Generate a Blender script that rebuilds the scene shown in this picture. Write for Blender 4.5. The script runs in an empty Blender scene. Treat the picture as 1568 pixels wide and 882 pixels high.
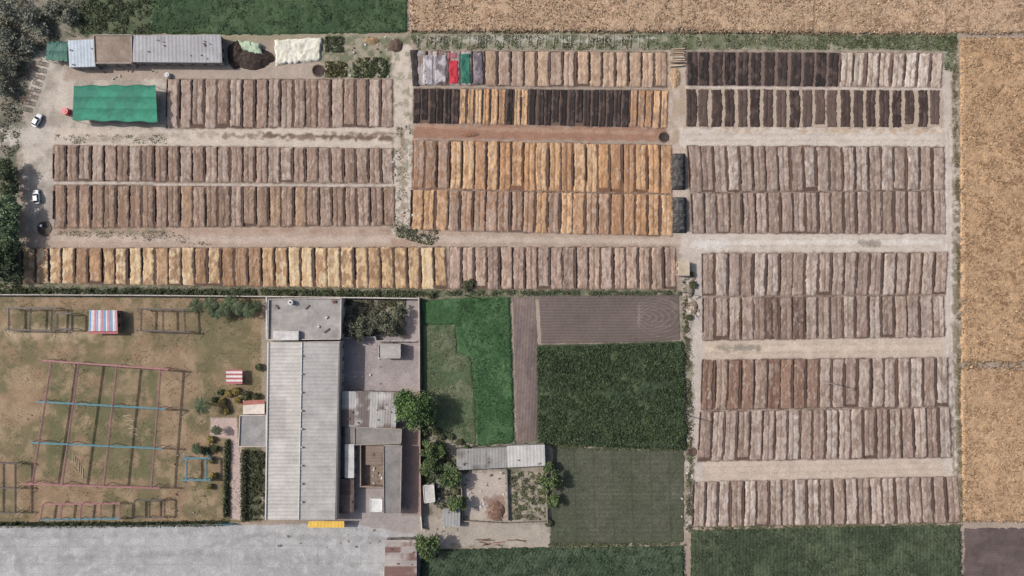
import bpy, math, numpy as np, random
from mathutils import Vector
random.seed(7); rng=np.random.default_rng(7)
S=0.2; HC=209.07; K=0.80; DS=0.16
sc=bpy.context.scene
def P(px,py,h=0.0):
    k=(1-h/HC)*S
    return np.array([(px-784)*k,(441-py)*k,h])
def lin(c):
    c=np.array(c,float)/255.0
    l=np.where(c<=0.04045,c/12.92,((c+0.055)/1.055)**2.4)
    g=l@np.array([.3,.59,.11])
    ds=DS+ (.10 if c[1]>c[0] and c[1]>c[2]*1.2 else 0)
    return (l*(1-ds)+g*ds)*K+.005  # desaturated with lifted blacks: atmospheric haze put into every colour
# ---------- noise ----------
def _h(ix,iy,s):
    n=(ix*374761393+iy*668265263+s*1274126177)&0xffffffff
    n=((n^(n>>13))*1274126177)&0xffffffff
    return ((n^(n>>16))&0xffff)/65535.0
def vn(x,y,s=0):
    x=np.asarray(x,float);y=np.asarray(y,float)
    ix=np.floor(x).astype(np.int64);iy=np.floor(y).astype(np.int64)
    fx=x-ix;fy=y-iy;fx=fx*fx*(3-2*fx);fy=fy*fy*(3-2*fy)
    a=_h(ix,iy,s);b=_h(ix+1,iy,s);c=_h(ix,iy+1,s);d=_h(ix+1,iy+1,s)
    return a+(b-a)*fx+(c-a)*fy+(a-b-c+d)*fx*fy
def fbm(x,y,s=0,o=3):
    r=0;a=.5;t=0
    for i in range(o):
        r=r+a*vn(x*2**i+i*17.3,y*2**i+i*9.1,s+i);t+=a;a*=.55
    return r/t
def sstep(a,b,x):
    t=np.clip((x-a)/(b-a),0,1);return t*t*(3-2*t)
def sdf(X,Y,poly):
    d=np.full(X.shape,1e9);ins=np.zeros(X.shape,bool)
    n=len(poly)
    for i in range(n):
        ax,ay=poly[i];bx,by=poly[(i+1)%n]
        ex,ey=bx-ax,by-ay
        t=np.clip(((X-ax)*ex+(Y-ay)*ey)/(ex*ex+ey*ey+1e-9),0,1)
        d=np.minimum(d,np.hypot(X-ax-t*ex,Y-ay-t*ey))
        if ay!=by:
            c=((ay>Y)!=(by>Y))&(X<ex*(Y-ay)/(by-ay)+ax)
            ins^=c
    return np.where(ins,-d,d)
# ---------- materials ----------
def attr_mat(name,rough=.9,fs=2.5,fc=.3,cs=.2,cc=.2,stretch=(1,1,1),bump=.3,bd=.1,spec=.2,metal=0,transl=0):
    m=bpy.data.materials.new(name);m.use_nodes=True
    nt=m.node_tree;N=nt.nodes;L=nt.links;b=N['Principled BSDF']
    b.inputs['Roughness'].default_value=rough;b.inputs['Specular IOR Level'].default_value=spec
    b.inputs['Metallic'].default_value=metal
    at=N.new('ShaderNodeAttribute');at.attribute_name='Col'
    g=N.new('ShaderNodeNewGeometry');mp=N.new('ShaderNodeMapping');mp.inputs['Scale'].default_value=stretch
    L.new(g.outputs['Position'],mp.inputs['Vector'])
    prev=at.outputs['Color'];fn=None
    for s,c,det in ((fs,fc,4),(cs,cc,5)):
        n=N.new('ShaderNodeTexNoise');n.inputs['Scale'].default_value=s;n.inputs['Detail'].default_value=det
        n.inputs['Roughness'].default_value=.65
        L.new(mp.outputs['Vector'],n.inputs['Vector'])
        mr=N.new('ShaderNodeMapRange');mr.inputs['From Min'].default_value=.3;mr.inputs['From Max'].default_value=.7
        mr.inputs['To Min'].default_value=1-c;mr.inputs['To Max'].default_value=1+c
        L.new(n.outputs['Fac'],mr.inputs['Value'])
        mx=N.new('ShaderNodeVectorMath');mx.operation='SCALE'
        L.new(prev,mx.inputs[0]);L.new(mr.outputs['Result'],mx.inputs['Scale']);prev=mx.outputs['Vector']
        if fn is None: fn=n
    L.new(prev,b.inputs['Base Color'])
    if bump>0:
        bp=N.new('ShaderNodeBump');bp.inputs['Strength'].default_value=bump;bp.inputs['Distance'].default_value=bd
        L.new(fn.outputs['Fac'],bp.inputs['Height']);L.new(bp.outputs['Normal'],b.inputs['Normal'])
    if transl:
        tr=N.new('ShaderNodeBsdfTranslucent');L.new(prev,tr.inputs['Color'])
        ms=N.new('ShaderNodeMixShader');ms.inputs[0].default_value=transl
        out=N['Material Output'];L.new(b.outputs[0],ms.inputs[1]);L.new(tr.outputs[0],ms.inputs[2]);L.new(ms.outputs[0],out.inputs[0])
    return m
M_ground=attr_mat('ground_soil',.95,2.2,.22,.25,.12,bump=.5,bd=.12)
M_bed=attr_mat('drying_material',.95,3.0,.24,.7,.10,(1.3,.5,1),.6,.09)
M_wheat=attr_mat('ripe_wheat',.95,1.8,.26,.25,.12,bump=.8,bd=.25)
M_crop=attr_mat('green_crop',.9,1.8,.32,.2,.16,bump=.7,bd=.22)
M_plow=attr_mat('ploughed_soil',.97,3.0,.18,.15,.1,bump=.5,bd=.1)
M_leaf=attr_mat('foliage',.75,1.5,.2,.3,.1,bump=0,transl=.15)
M_sheet=attr_mat('roof_sheet',.6,1.2,.10,.25,.12,bump=.05,spec=.3)
M_conc=attr_mat('concrete_plaster',.9,1.2,.14,.25,.16,bump=.25)
M_cloth=attr_mat('woven_cloth',.85,1.5,.12,.5,.1,bump=.6,bd=.15)
M_paint=attr_mat('painted_metal',.35,2,.04,.5,.04,bump=0,spec=.5)
M_wood=attr_mat('weathered_wood',.9,3,.2,.6,.1,bump=.2)
M_pile=attr_mat('loose_pile',.97,2.5,.35,.4,.2,bump=1,bd=.3)
M_glass=attr_mat('dark_glass',.1,2,.02,.5,.02,bump=0,spec=.6)
# ---------- mesh helpers ----------
def mkarr(name,V,F,mat,C,smooth=False,parent=None):
    V=np.asarray(V,np.float64).reshape(-1,3)
    ctr=np.array([(V[:,0].min()+V[:,0].max())/2,(V[:,1].min()+V[:,1].max())/2,V[:,2].min()])
    me=bpy.data.meshes.new(name)
    if isinstance(F,np.ndarray):
        me.vertices.add(len(V));me.vertices.foreach_set('co',(V-ctr).astype(np.float32).ravel())
        k=F.shape[1];me.loops.add(F.size);me.loops.foreach_set('vertex_index',F.astype(np.int32).ravel())
        me.polygons.add(len(F));me.polygons.foreach_set('loop_start',np.arange(0,F.size,k,dtype=np.int32))
        me.update(calc_edges=True)
    else:
        me.from_pydata((V-ctr).tolist(),[],F)
    C=np.asarray(C,float)
    if C.ndim==1: C=np.tile(C,(len(V),1))
    A=np.ones((len(V),4),np.float32);A[:,:3]=np.clip(C,0,.95)
    ca=me.color_attributes.new('Col','FLOAT_COLOR','POINT');ca.data.foreach_set('color',A.ravel())
    me.materials.append(mat)
    me.polygons.foreach_set('use_smooth',[smooth]*len(me.polygons))
    ob=bpy.data.objects.new(name,me);ob.location=ctr
    sc.collection.objects.link(ob)
    if parent is not None:
        ob.parent=parent;ob.location=Vector(ctr)-parent.location
    return ob
def empty(name,loc):
    e=bpy.data.objects.new(name,None);e.location=Vector([float(a) for a in loc]);e.empty_display_size=1
    sc.collection.objects.link(e);return e
class MB:
    def __init__(s): s.V=[];s.F=[];s.C=[]
    def add(s,vs,fs,col):
        o=len(s.V);s.V+= [tuple(map(float,v)) for v in vs];s.F+=[tuple(o+i for i in f) for f in fs];s.C+=[tuple(col)]*len(vs)
    def bar(s,a,b,r,col,r2=None):
        a=np.array(a,float);b=np.array(b,float);d=b-a;L=np.linalg.norm(d)
        if L<1e-6:return
        d/=L;u=np.cross(d,[0,0,1.0])
        if np.linalg.norm(u)<1e-3:u=np.array([1.0,0,0])
        u/=np.linalg.norm(u);w=np.cross(u,d);r2=r if r2 is None else r2
        vs=[];n=6
        for p,rr in((a,r),(b,r2)):
            for k in range(n):
                t=2*math.pi*k/n;vs.append(p+rr*(math.cos(t)*u+math.sin(t)*w))
        fs=[(k,(k+1)%n,n+(k+1)%n,n+k) for k in range(n)]+[tuple(range(n))[::-1],tuple(range(n,2*n))]
        s.add(vs,fs,col)
    def prism(s,pts,z0,z1,col):
        n=len(pts);vs=[(p[0],p[1],z0) for p in pts]+[(p[0],p[1],z1) for p in pts]
        fs=[(k,(k+1)%n,n+(k+1)%n,n+k) for k in range(n)]+[tuple(range(n))[::-1],tuple(range(n,2*n))]
        s.add(vs,fs,col)
    def box(s,c,sz,col,rot=0):
        cx,cy,cz=c;a,b,h=sz[0]/2,sz[1]/2,sz[2];co,si=math.cos(rot),math.sin(rot)
        pts=[(cx+x*co-y*si,cy+x*si+y*co) for x,y in((-a,-b),(a,-b),(a,b),(-a,b))]
        s.prism(pts,cz,cz+h,col)
    def wallbox(s,a,b,z0,z1,t,col):
        a=np.array(a[:2],float);b=np.array(b[:2],float);d=b-a;d/=np.linalg.norm(d)+1e-9;n=np.array([-d[1],d[0]])*t/2
        s.prism([a-n,b-n,b+n,a+n],z0,z1,col)
    def done(s,name,mat,parent=None,smooth=False):
        return mkarr(name,s.V,s.F,mat,np.array(s.C),smooth,parent)
def grid_faces(nx,ny):
    i=np.arange((ny-1)*(nx-1));r=i//(nx-1);c=i%(nx-1);a=r*nx+c
    return np.stack([a,a+1,a+nx+1,a+nx],1)
def toworld(X,Y,Z=None):
    Z=np.zeros_like(X) if Z is None else Z
    return np.stack([(X-784)*S,(441-Y)*S,Z],-1)
# ---------- ground ----------
st=1.6
gx=np.concatenate([[-14000,-6000,-2500,-1000,-500,-300],np.arange(-190,1760,st),[1900,2200,2700,4000,8000,15000]])
gy=np.concatenate([[-14000,-6000,-2500,-1000,-500,-300],np.arange(-150,1035,st),[1150,1400,2000,3500,7000,15000]])
GX,GY=np.meshgrid(gx,gy[::-1])
nz1=fbm(GX/40,GY/40,3,4);nz2=fbm(GX/9,GY/9,5,3);nz3=fbm(GX/3.2,GY/3.2,8,2)
GC=np.empty(GX.shape+(3,))
base=lin((158,140,124))
GC[:]=base;GC*=(0.8+.25*nz1+.2*nz2)[...,None]
far=sstep(0,300,sdf(GX,GY,[(-190,-150),(1760,-150),(1760,1035),(-190,1035)]))
GC=GC*(1-far[...,None])+lin((120,118,80))*far[...,None]
def paint(poly,col,fe=1.5,wob=2.0,al=1.0,ns=0,thr=None,ws=7.0,tw=.12,line=None,seed=None):
    global GC
    seed=seed if seed is not None else int(abs(poly[0][0]*7+poly[0][1]*3))+1
    xs=[p[0] for p in poly];ys=[p[1] for p in poly];m=fe+wob*2+4+(line or 0)
    x0,x1=np.searchsorted(gx,[min(xs)-m,max(xs)+m])
    r0=len(gy)-np.searchsorted(gy,max(ys)+m);r1=len(gy)-np.searchsorted(gy,min(ys)-m)
    r0=max(r0,0);sl=(slice(r0,r1),slice(x0,x1));X=GX[sl];Y=GY[sl]
    if X.size==0:return
    if line:
        d=np.full(X.shape,1e9)
        for i in range(len(poly)-1):
            ax,ay=poly[i];bx,by=poly[i+1];ex,ey=bx-ax,by-ay
            t=np.clip(((X-ax)*ex+(Y-ay)*ey)/(ex*ex+ey*ey+1e-9),0,1)
            d=np.minimum(d,np.hypot(X-ax-t*ex,Y-ay-t*ey))
        d=d-line/2
    else: d=sdf(X,Y,poly)
    d=d+(fbm(X/ws,Y/ws,seed)-.5)*4*wob
    a=(1-sstep(-fe,fe,d))*al
    if thr is not None:
        a=a*sstep(thr-tw,thr+tw,fbm(X/(ns or 10),Y/(ns or 10),seed+11,4))
    c=lin(col)*(0.86+.16*nz2[sl]+.12*nz3[sl])[...,None]
    GC[sl]=GC[sl]*(1-a[...,None])+c*a[...,None]
def R(x0,y0,x1,y1): return [(x0,y0),(x1,y0),(x1,y1),(x0,y1)]
PALE=(196,180,164)
paint([(60,80),(110,95),(250,100),(258,200),(82,222),(82,350),(40,352),(30,200)],(190,178,164),6,6)
paint([(60,80),(110,95),(250,100),(258,200),(82,222),(82,350),(40,352),(30,200)],(150,138,124),6,6,.7,26,.55)
paint(R(100,98,620,122),(172,154,138),3,3)
paint([(-190,-150),(130,-150),(128,50),(70,70),(45,120),(28,240),(25,350),(36,440),(-190,440)],(138,130,114),5,6)
paint([(-190,-150),(130,-150),(128,50),(70,70),(45,120),(28,240),(25,350),(36,440),(-190,440)],(96,100,76),5,6,.8,20,.5)
paint(R(122,-150,235,54),(92,100,66),3,4);paint(R(122,-150,235,54),(68,88,52),3,4,.9,14,.5)
paint(R(230,50,630,64),(150,138,112),3,3)
paint(R(490,52,628,120),(156,144,122),3,3)
paint(R(490,54,628,118),(96,108,70),3,3,.8,9,.52)
paint([(75,196),(258,198),(606,192),(640,196),(640,222),(606,228),(340,224),(78,222)],PALE,3,2.5)
paint([(78,348),(606,346),(632,352),(1050,362),(1075,360),(1075,384),(1040,380),(640,378),(60,380),(40,372)],(174,150,130),3,2.5)
paint([(82,364),(400,367),(632,366),(1040,371)],(194,174,158),2,2.5,.6,line=9)
paint([(82,352),(600,352)],(158,124,102),2,3,.6,12,.48,line=7)
paint([(640,364),(1040,369)],(184,166,152),2,2,.5,line=3);paint([(640,373),(1040,376)],(150,128,112),2,2,.5,line=2)
paint(R(600,70,634,360),PALE,3,3);paint(R(600,70,634,360),(128,126,98),3,3,.75,7,.54)
paint([(606,225),(606,350)],(210,198,186),1,1.5,.7,line=3);paint([(626,225),(628,350)],(210,198,186),1,1.5,.6,line=3);paint([(616,200),(617,350)],(150,126,106),1.5,2,.6,line=5)
paint(R(1020,70,1052,365),(184,166,150),3,3);paint(R(1020,70,1052,230),(170,144,118),3,3,.8,9,.5)
paint([(635,190),(1022,196),(1024,216),(800,214),(632,212)],(156,114,90),2,2)
paint([(635,192),(760,198),(1000,204)],(178,144,120),2,2,.6,line=5)
paint(R(1040,196,1465,224),(198,184,170),2,2.5);paint(R(1060,197,1450,204),(178,146,112),2,2,.7,8,.5)
paint([(1042,356),(1460,358),(1460,386),(1042,386)],(194,179,165),3,2.5)
paint([(1060,518),(1460,514),(1462,546),(1060,552)],(188,169,150),3,2.5)
paint([(1056,704),(1465,698),(1468,730),(1056,738)],(190,171,153),3,2.5)
paint([(1078,534),(1455,530)],(200,179,156),2,2,.7,line=10)
for y in(529,540): paint([(1078,y+1),(1455,y-3)],(172,150,128),1.2,1.5,.5,line=2)
for y in(713,723): paint([(1066,y+3),(1460,y-5)],(172,152,132),1.2,1.5,.5,line=2)
for y in(367,377): paint([(1066,y),(1455,y)],(170,154,140),1.2,1.5,.5,line=2)
for y in(206,215): paint([(1046,y),(1455,y)],(176,160,146),1.2,1.5,.5,line=2)
paint([(1060,372),(1100,373),(1150,371),(1455,370)],(208,198,188),3,3,.8,line=7)
paint([(1066,376),(1110,374)],(208,200,192),3,4,.8,line=16)
paint([(1318,373),(1345,372)],(130,118,106),3,3,.8,line=7);paint([(1100,532),(1130,534),(1160,533)],(132,122,110),3,3,.8,line=8)
paint(R(1444,70,1468,800),(190,175,161),3,2.5);paint(R(1458,60,1470,800),(126,114,92),2,3,.9,8,.4)
for x in(1449,1456): paint([(x,200),(x+1,500),(x+8,720)],(208,198,188),1,1.5,.6,line=2)
paint([(1042,380),(1078,380),(1078,800),(1062,812),(1050,812),(1054,600),(1046,440)],(186,172,160),3,3)
paint([(1042,480),(1060,480),(1064,812),(1050,812)],(120,120,92),3,3,.8,9,.48)
paint([(395,206),(600,212)],(108,84,70),2,2.5,.95,12,.38,line=8);paint([(345,208),(480,211)],(130,108,92),2,3,.85,10,.4,line=7)
paint([(500,203),(606,205)],(124,98,82),2,2,.8,line=3)
paint([(110,214),(330,206)],(140,128,108),3,3,.6,9,.5,line=9)
paint([(100,356),(250,354)],(118,116,88),3,3,.7,9,.48,line=8)
paint(R(0,196,76,222),(186,176,164),5,5)
paint([(626,48),(1465,52),(1465,78),(640,76)],(152,144,122),3,2.5)
paint([(626,48),(1465,52),(1465,78),(640,76)],(108,114,80),3,2.5,.9,10,.5)
paint([(990,50),(1465,52),(1468,108),(1446,108),(1445,78),(1300,72),(990,72)],(92,104,62),3,2,.8,12,.42)
paint([(660,60),(1000,60)],(180,174,160),2,2,.9,8,.46,line=10)
paint(R(600,366,632,440),(168,140,118),3,2)
paint([(-190,432),(640,436),(1042,444),(1044,458),(640,458),(-190,458)],(98,102,70),2,2.5)
paint([(-190,432),(640,436),(1042,444),(1044,458),(640,458),(-190,458)],(140,126,104),2,2.5,.8,10,.5)
# earth under the green plots
paint([(642,458),(782,454),(786,560),(788,680),(731,684),(646,662)],(66,86,48),1.5,1)
paint([(820,528),(1046,522),(1052,690),(822,682)],(62,76,46),1.5,1)
LAWN=[(-190,456),(405,456),(405,800),(-190,800)]
paint(LAWN,(146,120,90),1,.5);paint(LAWN,(112,104,70),2,2,.85,45,.5,tw=.08);paint(LAWN,(166,140,108),2,2,.6,14,.58)
paint([(82,560),(245,570),(235,735),(70,730)],(104,102,66),4,4,.85,25,.42);
paint([(190,480),(400,480),(400,600),(260,560)],(108,100,66),8,6,.6,40,.45)
for (x,y,w,h) in((95,572,34,30),(180,572,40,28),(100,640,50,22),(190,640,36,26),(90,700,44,20),(20,560,26,80),(260,690,30,40)):
    paint(R(x,y,x+w,y+h),(164,138,106),5,5,.6,12,.45)
paint([(0,510),(130,512)],(188,164,132),6,6,.5,14,.45,line=20)
paint([(322,640),(362,640),(364,668),(372,690),(370,796),(354,796),(354,672),(322,668)],(186,162,152),1.5,.6)
paint(R(372,686,408,797),(92,94,66),2,2);paint(R(400,456,412,800),(150,136,118),2,1)
paint([(-190,806),(640,803),(650,822),(640,1035),(-190,1035)],(170,169,169),1.5,.8)
paint([(-190,806),(640,803),(640,1035),(-190,1035)],(154,153,153),2,2,.7,36,.52)
paint([(-190,806),(640,803),(640,1035),(-190,1035)],(186,184,182),2,2,.6,9,.6)
for x in range(-40,620,66): paint([(x,808),(x-8,1035)],(136,136,136),.8,.5,.5,line=1.1)
for y in (838,866): paint([(-190,y),(600,y-3)],(138,138,138),.8,.5,.45,line=1.1)
for pts in ([(0,822),(250,818),(640,826)],[(0,858),(300,848),(640,872)],[(120,880),(420,815)]): paint(pts,(128,126,124),3,3,.4,16,.48,line=6)
paint([(520,456),(642,456),(644,820),(520,800)],(158,147,143),1.5,1)
paint([(526,516),(640,516),(640,600),(526,600)],(164,151,148),1.5,1);paint([(526,516),(640,516),(640,600),(526,600)],(142,132,130),1.5,1,.6,20,.5)
paint(R(526,458,622,514),(128,120,98),2,2);paint(R(560,474,596,488),(176,168,158),2,1,.8)
paint(R(616,600,644,790),(150,130,122),1.5,1);paint(R(552,680,588,748),(138,118,102),1,1)
paint([(644,655),(690,662),(842,680),(842,836),(644,836)],(152,140,126),3,3)
paint(R(644,660,842,836),(98,98,70),3,4,.75,12,.55)
paint([(705,722),(775,722),(778,798),(712,800)],(182,167,154),4,4,.95)
paint([(744,760),(770,758),(774,796),(748,798)],(134,102,84),4,4,.8)
paint([(644,790),(842,800),(842,838),(644,836)],(172,160,146),4,4,.8)
for k in range(6):
    paint([(782,727+k*11),(830,725+k*11)],(164,152,124),1,1,.9,line=3)
plots=[
('A1',[(256,121),(603,121),(603,195),(255,197)],18,'pink'),
('A2',[(82,222),(603,227),(604,281),(82,278)],27,'pink'),
('A3',[(82,283),(605,287),(606,346),(82,350)],27,'pinkb'),
('A4',[(34,380),(684,378),(686,443),(34,434)],32,'yellow'),
('A5',[(688,378),(1035,378),(1036,443),(688,443)],18,'pinkd'),
('B0',[(742,78),(1022,80),(1022,134),(742,132)],14,'peach'),
('B0a',[(636,78),(740,78),(740,131),(634,131)],6,'cloth'),
('B1',[(633,135),(1024,138),(1022,196),(632,189)],33,'blackorange'),
('B2',[(632,214),(1029,222),(1030,297),(630,289)],21,'orange'),
('B3',[(630,290),(1030,298),(1030,362),(628,352)],21,'orangepink'),
('C0',[(1050,79),(1446,81),(1442,134),(1050,131)],20,'blackpale'),
('C1',[(1048,136),(1442,138),(1442,195),(1048,195)],20,'blackbrown'),
('C2',[(1052,223),(1447,225),(1447,291),(1056,295)],20,'pinkc'),
('C3',[(1058,296),(1447,292),(1448,358),(1060,358)],20,'pinkdk'),
('C4',[(1075,388),(1452,386),(1448,451),(1075,454)],19,'pinkc'),
('C5',[(1076,456),(1446,452),(1448,516),(1076,522)],19,'pinkc2'),
('C6',[(1075,551),(1453,547),(1454,623),(1073,628)],19,'pinkc3'),
('C7',[(1072,630),(1456,624),(1459,701),(1068,707)],20,'pinkc'),
('C8',[(1062,738),(1466,729),(1471,801),(1060,808)],21,'pinkc')]
for nm,q,n,t in plots:
    paint(q,{'blackorange':(104,82,70),'blackpale':(120,98,88),'blackbrown':(176,156,136),'orange':(124,86,60)}.get(t,(98,76,64)),1.2,1.0)  # gap soil, darkened to paint in the shade between beds
for ln in ([(82,280.5),(230,279.5),(240,283),(604,284)],[(1050,133.5),(1444,136.5)]):
    paint(ln,(196,182,170),1,1,.9,line=2.4)
mkarr('ground',toworld(GX,GY,(nz2-.5)*.06-.03),grid_faces(len(gx),len(gy)),M_ground,GC.reshape(-1,3),True)
# ---------- crop fields ----------
def field(name,poly,h,mat,colf,res=2.2,amp=.15,wob=1.2,edge=2.0,hf=None,nsc=4.0):
    xs=[p[0] for p in poly];ys=[p[1] for p in poly]
    ax=np.arange(min(xs)-4,max(xs)+4,res);ay=np.arange(max(ys)+4,min(ys)-4,-res)
    X,Y=np.meshgrid(ax,ay);sd=int(abs(xs[0]*3+ys[0]*5))+3
    d=sdf(X,Y,poly)+(fbm(X/6,Y/6,sd)-.5)*4*wob
    k=1-sstep(-edge,0.6,d)
    Z=k*(h+(fbm(X/nsc,Y/nsc,sd+1)-.5)*2*amp+(hf(X,Y) if hf is not None else 0))-.12*(1-k)
    C=colf(X,Y,sd,d);F=grid_faces(len(ax),len(ay));ok=(d<1.5).ravel()
    F=F[ok[F].all(1)]
    used=np.unique(F);mp=np.zeros(X.size,int);mp[used]=np.arange(len(used))
    return mkarr(name,toworld(X,Y,Z).reshape(-1,3)[used],mp[F],mat,C.reshape(-1,3)[used],True)
def wheatcol(c1,c2,lines=()):
    c1=lin(c1);c2=lin(c2)
    def f(X,Y,s,d):
        wx=X+16*fbm(X/16,Y/16,s+5);wy=Y+16*fbm(X/16,Y/16,s+6)
        a=fbm(wx/6,wy/2.6,s+2,3);b=fbm(X/60,Y/60,s+9,3);g=fbm(X/26,Y/20,s+12,3)
        t=sstep(.46,.66,a)*(.35+.6*sstep(.4,.6,g))
        c=c1*(1-t[...,None])+c2*t[...,None]
        for lx in lines: c=c*(1-.4*(np.abs(X-lx-3*fbm(Y/20,Y*0,s))<1.6))[...,None]
        return c*(.82+.30*b)[...,None]*(.88+.24*fbm(X/3,Y/3,s+20,2))[...,None]
    return f
field('wheat_field',[(627,-140),(1750,-140),(1750,53),(1470,50),(1446,52),(1050,48),(1043,42),(1038,48),(629,48)],.6,M_wheat,wheatcol((190,158,124),(150,114,86),(1041,1243,1445)))
field('wheat_field',[(1470,58),(1750,58),(1750,556),(1472,554)],.6,M_wheat,wheatcol((190,152,110),(138,102,68)))
field('wheat_field',[(1470,565),(1750,566),(1750,800),(1474,798)],.6,M_wheat,wheatcol((186,150,110),(154,118,84)))
def gcol(c1,c2,sx=30,sy=30,thr=.5,rows=0,ang=0,pitch=4,tw=.15):
    c1=lin(c1);c2=lin(c2)
    def f(X,Y,s,d):
        t=sstep(thr-tw,thr+tw,fbm(X/sx,Y/sy,s+2,4))
        c=c1*(1-t[...,None])+c2*t[...,None]
        if rows:
            u=X*math.cos(ang)+Y*math.sin(ang)
            c=c*(1+rows*np.sin(u*2*math.pi/pitch+1.5*fbm(X/20,Y/20,s)))[...,None]
        return c*(.8+.4*fbm(X/5,Y/5,s+4))[...,None]
    return f
field('green_crop_field',[(232,-140),(624,-140),(624,50),(400,53),(233,52)],.35,M_crop,gcol((50,80,42),(66,94,52)))
field('green_crop_field',[(643,462),(700,456),(780,456),(784,560),(788,678),(731,682),(727,600),(722,548),(700,538),(698,497),(650,496)],.35,M_crop,gcol((44,88,38),(62,104,52)),res=1.6)
field('fodder_field',[(648,498),(697,498),(700,540),(721,549),(726,600),(730,682),(700,676),(660,660),(648,640),(648,540)],.2,M_crop,gcol((102,110,74),(76,96,56),24,24),res=1.8)
field('tall_crop_field',[(822,532),(1045,524),(1050,688),(960,684),(824,678),(826,600)],.8,M_crop,gcol((46,66,38),(68,90,52),22,16,.55),res=1.6,amp=.35,nsc=3)
field('mown_field',[(846,684),(1048,690),(1048,832),(842,834)],.1,M_crop,lambda X,Y,s,d: gcol((84,86,66),(76,82,58),40,50)(X,Y,s,d)*(1-.22*(np.abs((X-4-.03*(Y-684)-846)%29-14.5)>13.6))[...,None]*(1+.06*np.sin((Y)*.9))[...,None]*(1+.25*sstep(0,1,1-np.abs(Y-757)/1.6))[...,None],res=1.4,amp=.04)
field('green_crop_field',[(1058,812),(1300,806),(1470,804),(1472,1000),(1056,1000)],.6,M_crop,gcol((56,70,44),(76,88,58),26,30,.5,.22,0,5.2),res=1.5,amp=.2)
field('green_crop_field',[(646,842),(840,838),(1046,836),(1048,1000),(642,1000)],.6,M_crop,gcol((52,74,46),(68,86,58),26,20,.5,.2,.5,5.2),res=1.5,amp=.2)
field('ploughed_field',[(1476,808),(1750,808),(1750,1000),(1474,1000)],.05,M_plow,gcol((104,88,84),(92,78,74),40,20,.5,.06,math.pi/2,4),res=1.5,amp=.05)
field('ploughed_field',[(784,455),(820,454),(826,560),(823,676),(790,678)],.06,M_plow,gcol((126,108,102),(106,92,88),20,60,.5,.13,0.05,4.6),res=1.15,amp=.05,wob=.5)
def plowc(X,Y,s,d):
    r=np.hypot((X-985)*.45,(Y-486)*1.0)
    ph=np.where(X>985,r,np.abs(Y-486))
    ph=ph+2*fbm(X/30,Y/15,s)
    c=lin((108,94,88))*(1+.14*np.sin(ph*2*math.pi/4.4))[...,None]*(.85+.3*fbm(X/40,Y/20,s+3))[...,None]
    for k in range(5):
        cc=np.abs(np.hypot((X-1005-k*4)*.5,(Y-470-k*6))-14-k*2)
        c=c*(1+.2*(cc<.8)*(X>950))[...,None]
    return c
field('ploughed_field',[(824,453),(1040,450),(1043,521),(1000,524),(828,527)],.06,M_plow,plowc,res=1.1,amp=.05,wob=.5)
# ---------- drying beds ----------
pal={
'pink':[(170,142,124),(160,132,114),(174,150,134),(152,124,106),(182,160,144)],
'pinkb':[(164,134,114),(154,124,102),(170,144,126),(172,138,106)],
'pinkd':[(176,146,128),(184,154,132),(168,140,124),(180,154,138)],
'pinkc':[(172,150,136),(164,141,126),(178,157,143),(158,134,120),(186,168,155)],
'pinkdk':[(162,138,124),(150,127,113),(170,147,134)],
'peach':[(192,160,130),(182,150,120),(180,152,132)],
'orange':[(204,158,110),(196,146,96),(208,166,120),(178,132,92)],
'orangepink':[(178,144,118),(192,150,110),(170,140,120),(196,152,104)],
'yellow':[(202,166,118),(182,140,98),(192,154,110),(212,178,130),(162,124,90)],
'black':[(52,43,41),(46,38,37),(60,49,46)],
'brown':[(94,76,68),(84,67,60),(104,84,74)],
'palew':[(206,189,174),(198,179,162),(190,169,152)]}
def bedcol(t,i,n):
    u=(i+.5)/n;c=random.choice
    if t=='blackorange':
        x=632+u*391
        o=(708<x<775)or(788<x<812)or(x>961)
        return (c(pal['orange']),0) if o else (c(pal['black']),1)
    if t=='blackpale': return (c(pal['black']),1) if u<.585 else (c(pal['palew']),0)
    if t=='blackbrown': return (c(pal['brown'] if random.random()<(.8 if .3<u<.6 else .3) else [(72,56,50),(64,50,46)]),1)
    if t=='orange': return c(pal['orange'] if u>.12 else pal['pinkb']),0
    if t=='orangepink': return c(pal['orangepink'] if u<.55 or random.random()<.4 else pal['orange']),0
    if t=='pinkc2':
        if .22<u<.43 : return c([(124,98,86),(134,106,92),(114,90,78),(150,124,110)]),0
        return c([(188,168,154),(178,158,144)] if u>.9 else pal['pinkc']),0
    if t=='pinkc3':
        if .02<u<.46: return c([(156,120,98),(132,98,80),(146,114,96),(166,140,122)]),0
        return c(pal['pinkc']),0
    if t=='pinkb' and u<.3: return c([(158,126,102),(150,120,96)]),0
    if t=='cloth': return c([(176,164,160),(120,108,108),(96,84,84)]),0
    return c(pal[t]),0
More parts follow.
